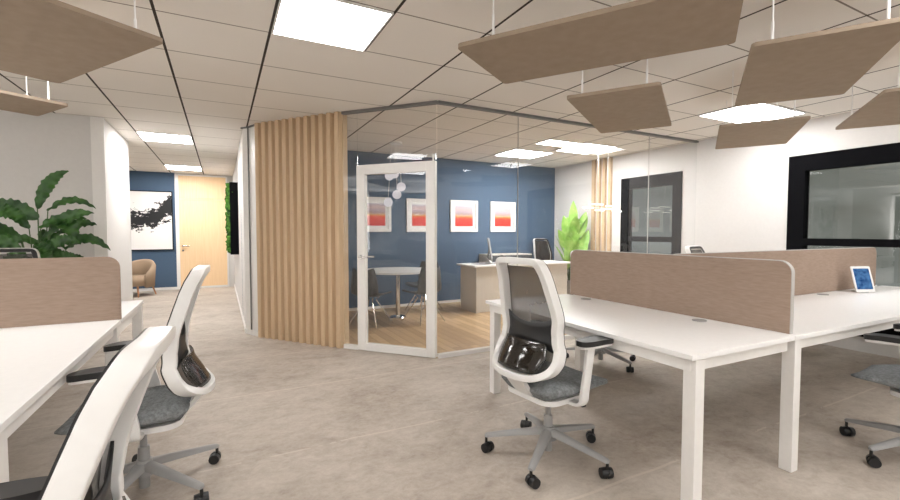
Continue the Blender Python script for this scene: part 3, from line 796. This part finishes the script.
# pendant with light bars over the executive desk
t = thing('bar_pendant', 'modern pendant of short glowing bars over the executive desk', 'pendant lamp', (5.59, 5.30, HC))
bm = NB(); box(bm, -.16, .16, -.04, .04, -.03, -.0005, .004); obj('canopy', bm, 'rod_white', t)
zb = 1.72
bm = NB()
for dx in (-.11, .11): cyl(bm, (dx, 0, -.03), (dx, 0, zb + .03 - HC), .003, n=6)
cyl(bm, (-.36, 0, zb + .0 - HC + .0), (.36, 0, zb - HC), .004, n=6); obj('suspension', bm, 'rod_white', t)
for dx, dy, dz, L in ((-.32, .0, .0, .22), (-.12, .02, .06, .30), (-.10, -.03, -.04, .20), (.12, .03, -.01, .24), (.17, -.02, .035, .24), (.33, 0, -.045, .22)):
    bm = NB(); box(bm, dx - L / 2, dx + L / 2, dy - .008, dy + .008, zb + dz - .008 - HC, zb + dz + .008 - HC, .003); obj('light_bar', bm, 'led_bar', t)

# ---------------------------------------------------------------- pictures
def framed(label, x0, x1, z0, z1, y, group=None):
    t = thing('framed_picture', label, 'picture', ((x0 + x1) / 2, y, (z0 + z1) / 2), 0, group); a, b = (x1 - x0) / 2, (z1 - z0) / 2; f = .05
    bm = NB(); box(bm, -a, a, -.03, -.001, -b, -b + f); box(bm, -a, a, -.03, -.001, b - f, b); box(bm, -a, -a + f, -.03, -.001, -b + f, b - f); box(bm, a - f, a, -.03, -.001, -b + f, b - f)
    obj('frame', bm, 'white_paint', t)
    bm = NB(); box(bm, -a + f, a - f, -.012, -.001, -b + f, b - f); obj('mat_board', bm, 'white_laminate', t)
    m = .105
    bm = NB(); box(bm, -a + m, a - m, -.015, -.0125, -b + m, b - m); obj('print', bm, 'landscape_print', t)
for i, (x0, what) in enumerate(((2.03, 'leftmost white-framed red print on the blue wall, behind the door glass'), (2.91, 'second white-framed red print on the blue wall, partly behind the door stile'), (3.78, 'third white-framed red print on the blue wall, right of the door'), (4.66, 'rightmost of the four white-framed red prints on the blue wall'))):
    framed(what, x0, x0 + .59, 1.33, 1.92, BY)
t = thing('framed_painting', 'large black ink abstract painting on the blue corridor wall', 'painting', (-1.90, CY - .012, 1.58))
bm = NB(); f = .018; a, b = .925, .665
box(bm, -a, a, -.035, -.001, -b, -b + f); box(bm, -a, a, -.035, -.001, b - f, b); box(bm, -a, -a + f, -.035, -.001, -b + f, b - f); box(bm, a - f, a, -.035, -.001, -b + f, b - f)
obj('frame', bm, 'black_frame', t)
bm = NB(); box(bm, -a + f, a - f, -.025, -.001, -b + f, b - f); obj('canvas', bm, 'ink_painting', t)
# moss picture on the corridor wall
t = thing('moss_picture', 'green moss picture in a deep black frame on the corridor wall', 'wall planter', (.27, 8.98, 1.56))
bm = NB(); a, b, f = .50, .625, .03
box(bm, -.13, -.001, -a, a, -b, -b + f); box(bm, -.13, -.001, -a, a, b - f, b); box(bm, -.13, -.001, -a, -a + f, -b + f, b - f); box(bm, -.13, -.001, a - f, a, -b + f, b - f)
obj('frame', bm, 'black_frame', t)
bm = NB()
for i in range(260):
    y, z = random.uniform(-.45, .45), random.uniform(-.58, .58); r = random.uniform(.03, .06)
    q = bmesh.ops.create_icosphere(bm, subdivisions=1, radius=r, matrix=Matrix.Translation((-.105 - random.uniform(0, .045), y, z)))
    for v in q['verts']: v.co += Vector([random.uniform(-.018, .018) for _ in range(3)])
obj('moss', bm, 'moss', t, kind='stuff')

# ---------------------------------------------------------------- tub armchair in the lounge
t = thing('armchair', 'beige tub armchair with wooden legs in the lounge by the blue wall', 'armchair', (-1.62, 11.12, 0), R(150))
bm = NB(); rings = []
n = 26
for i in range(n + 1):
    a = R(-20 + 220 * i / n) + PI / 1 * 0        # open to the front (+Y is front: start right, go round the back)
    a2 = -a
    s = i / n; top = .44 + .30 * math.sin(PI * s) ** .8
    cx, cy = math.cos(a2), math.sin(a2)
    ri, ro = .29, .385
    rings.append([bm.verts.new((cx * r_, cy * r_ * .95, z_)) for r_, z_ in ((ri, .20), (ri, top - .04), (ri + .03, top), (ro - .03, top + .005), (ro, top - .05), (ro - .03, .18))])
for i in range(n):
    for j in range(6): bm.faces.new((rings[i][j], rings[i][(j + 1) % 6], rings[i + 1][(j + 1) % 6], rings[i + 1][j]))
bm.faces.new(rings[0]); bm.faces.new(rings[-1]); obj('back_shell', bm, 'tan_fabric', t, True)
bm = NB(); prism(bm, [(.30 * math.cos(2 * PI * i / 32), .04 + .30 * math.sin(2 * PI * i / 32)) for i in range(32)], .22, .42); bevel_all(bm, .04, 4, 60); o = obj('seat_cushion', bm, 'tan_fabric', t, True)
for sx, sy in ((-1, 1), (1, 1), (-1, -1), (1, -1)):
    bm = NB(); cyl(bm, (sx * .27, sy * .25, 0), (sx * .22, sy * .20, .22), .012, .02, n=10); obj('leg', bm, 'leg_wood', t)

# ---------------------------------------------------------------- plants
def leaf(bm, p0, p1, arch, wd, wav=.0, nseg=44, side=None, fold=.25, point=1.0, nrm=None):
    p0, p1 = Vector(p0), Vector(p1)
    if nrm: side = (p1 - p0).cross(Vector(nrm)).normalized()
    mid = (p0 + p1) / 2 + Vector(arch); rows = []
    for i in range(nseg + 1):
        t_ = i / nseg; c = p0 * (1 - t_) ** 2 + mid * 2 * t_ * (1 - t_) + p1 * t_ ** 2
        tg = ((mid - p0) * (1 - t_) + (p1 - mid) * t_).normalized()
        sd = Vector(side) if side else Vector((0, 1, 0)); sd = (sd - tg * sd.dot(tg)).normalized(); nr = sd.cross(tg)
        if nr.z < 0: nr = -nr
        w_ = wd * (1 + (wav > .005) * .10 * math.sin(t_ * 58)) * (math.sin(PI * min(1, t_ * .97 + .015) ** .8) ** .75) * (1 if t_ < .8 else (1 - (t_ - .8) * 1.2 * point))
        row = []
        for j in range(7):
            u = -1 + j / 3; rip = wav * math.sin(t_ * 34 + (0 if u > 0 else 1.3)) * abs(u) ** 2
            row.append(bm.verts.new(c + sd * u * w_ * (1 + .0 * u) + nr * (abs(u) * w_ * fold + rip)))
        rows.append(row)
    for i in range(nseg):
        for j in range(6): bm.faces.new((rows[i][j], rows[i][j + 1], rows[i + 1][j + 1], rows[i + 1][j]))
def planter(t, r, h, mat):
    bm = NB(); rings = []
    for rr, z in ((r * .78, 0), (r, h), (r - .02, h), (r - .03, h - .05)):
        rings.append([bm.verts.new((rr * math.cos(2 * PI * i / 32), rr * math.sin(2 * PI * i / 32), z)) for i in range(32)])
    for a_, b_ in zip(rings, rings[1:]):
        for i in range(32): bm.faces.new((a_[i], a_[(i + 1) % 32], b_[(i + 1) % 32], b_[i]))
    bm.faces.new(rings[0]); o = obj('planter', bm, mat, t); autosmooth(o)
    bm = NB(); cyl(bm, (0, 0, h - .08), (0, 0, h - .045), r - .035, n=32); obj('soil', bm, 'soil', t)
PX, PYY = -1.63, 5.85
t = thing('potted_plant', 'broad-leaved dark green plant behind the left desks', 'plant', (PX, PYY, 0)); planter(t, .22, .42, 'terracotta')
# leaves in (x, y, z): base, tip, arch, half width
LV = [((.00, -.02, 1.56), (.26, -.05, 1.95), (-.06, 0, .14), .075), ((.06, .05, 1.54), (.46, .02, 1.57), (.0, 0, .20), .055),
      ((.10, -.06, 1.30), (.47, -.12, 1.52), (-.05, 0, .14), .085), ((.12, .10, 1.30), (.44, .14, 1.40), (0, 0, .12), .075),
      ((.02, -.08, 1.46), (-.36, -.10, 1.50), (-.06, -.05, .14), .13), ((-.16, .05, 1.26), (-.52, .02, 1.34), (0, 0, .12), .085),
      ((.00, .0, 1.26), (.22, -.10, 1.16), (.03, 0, .10), .08), ((.20, .02, 1.14), (.58, -.03, 1.13), (-.02, 0, .24), .075),
      ((-.10, -.10, 1.24), (-.38, -.10, 1.08), (-.05, 0, .12), .085), ((.05, -.12, 1.12), (.26, -.16, .98), (.02, 0, .10), .085),
      ((.22, -.10, 1.04), (.42, -.14, 1.00), (0, 0, .08), .055), ((-.06, -.14, 1.10), (-.22, -.18, .94), (-.03, 0, .08), .09),
      ((.10, -.05, 1.42), (.30, -.16, 1.22), (.10, 0, .14), .11), ((-.02, .12, 1.34), (.02, .25, 1.02), (.02, .1, .1), .09),
      ((.0, .05, 1.20), (-.55, .05, 1.12), (0, 0, .2), .07), ((.05, -.1, 1.15), (.12, -.3, .92), (.03, -.1, .1), .09),
      ((.04, -.1, 1.36), (.40, -.06, 1.46), (-.05, 0, .10), .07), ((-.04, -.12, 1.36), (-.20, -.14, 1.60), (-.05, 0, .06), .07),
      ((.10, -.12, 1.16), (.36, -.2, 1.22), (0, 0, .10), .08), ((-.1, -.14, 1.16), (-.46, -.1, 1.20), (0, 0, .12), .075), ((.0, -.16, 1.2), (.12, -.2, 1.02), (.06, 0, .08), .08),
      ((.14, -.14, 1.02), (.34, -.18, 1.06), (0, 0, .08), .07), ((-.02, -.16, 1.08), (-.02, -.22, .9), (.05, -.05, .06), .08),
      ((-.2, .1, 1.0), (-.5, .0, .85), (0, 0, .12), .08), ((.2, .1, .95), (.5, .1, .85), (0, 0, .12), .08)]
for p0, p1, ar, wd in LV:
    bm = NB(); leaf(bm, p0, p1, ar, wd * .76, .012, nrm=(random.uniform(-.1, .5), -.8, random.uniform(.15, .7))); lf = obj('leaf', bm, 'leaf_dark', t, True)
    bm = NB(); b0 = Vector((p0[0] * .15, p0[1] * .3, .36)); tube(bm, [b0, b0.lerp(Vector(p0), .5) + Vector((-p0[0] * .2, 0, .0)), Vector(p0)], [.009, .007, .005], 6); obj('stalk', bm, 'stem_green', lf)
t = thing('potted_plant', 'bright green paddle-leaved plant in the corner of the glazed office', 'plant', (5.84, 6.32, 0.006)); planter(t, .16, .42, 'terracotta')
rnd = random.Random(3)
LV2 = []
for i in range(26):
    a = rnd.uniform(0, 2 * PI); h0 = rnd.uniform(.6, 1.2); le = rnd.uniform(.35, .5); out = rnd.uniform(.05, .16)
    p0 = (math.cos(a) * out * .6, math.sin(a) * out * .6, h0); p1 = (math.cos(a) * (out + .16), math.sin(a) * (out + .16), h0 + le)
    LV2.append((p0, p1, (math.cos(a) * .02, math.sin(a) * .02, .04), rnd.uniform(.06, .095), a))
LV2[0] = ((-.03, -.1, 1.35), (-.02, -.1, 1.90), (-.05, 0, .02), .075, -PI / 2); LV2[1] = ((.10, -.1, 1.25), (.24, -.1, 1.72), (.0, 0, .02), .085, -PI / 2)
LV2[2] = ((-.14, -.1, 1.15), (-.26, -.1, 1.60), (.0, 0, .02), .065, -PI / 2)
big = [((-.03, -.1, 1.30), (-.01, -.08, 1.90), .085), ((.10, -.12, 1.22), (.27, -.12, 1.70), .09), ((-.14, -.1, 1.12), (-.26, -.1, 1.62), .08),
       ((-.12, -.14, .95), (-.42, -.14, 1.36), .085), ((.10, -.16, .92), (.32, -.14, 1.36), .085), ((-.04, -.18, .95), (-.12, -.2, 1.42), .09), ((-.12, -.2, .90), (-.30, -.24, 1.25), .075), ((.06, -.2, .8), (.20, -.2, 1.2), .085)]
LV2 = LV2[3:] + [(p0, p1, (0, 0, .02), wd, None) for p0, p1, wd in big]
for p0, p1, ar, wd, a in LV2:
    bm = NB(); leaf(bm, p0, p1, ar, wd, .003, side=(-math.sin(a), math.cos(a), 0) if a is not None else None, fold=.3, nrm=None if a is not None else (-.6, -.75, .25)); lf = obj('leaf', bm, 'leaf_light', t, True)
    bm = NB(); tube(bm, [(p0[0] * .2, p0[1] * .2, .38), p0], [.010, .006], 6); obj('stalk', bm, 'stem_green', lf)
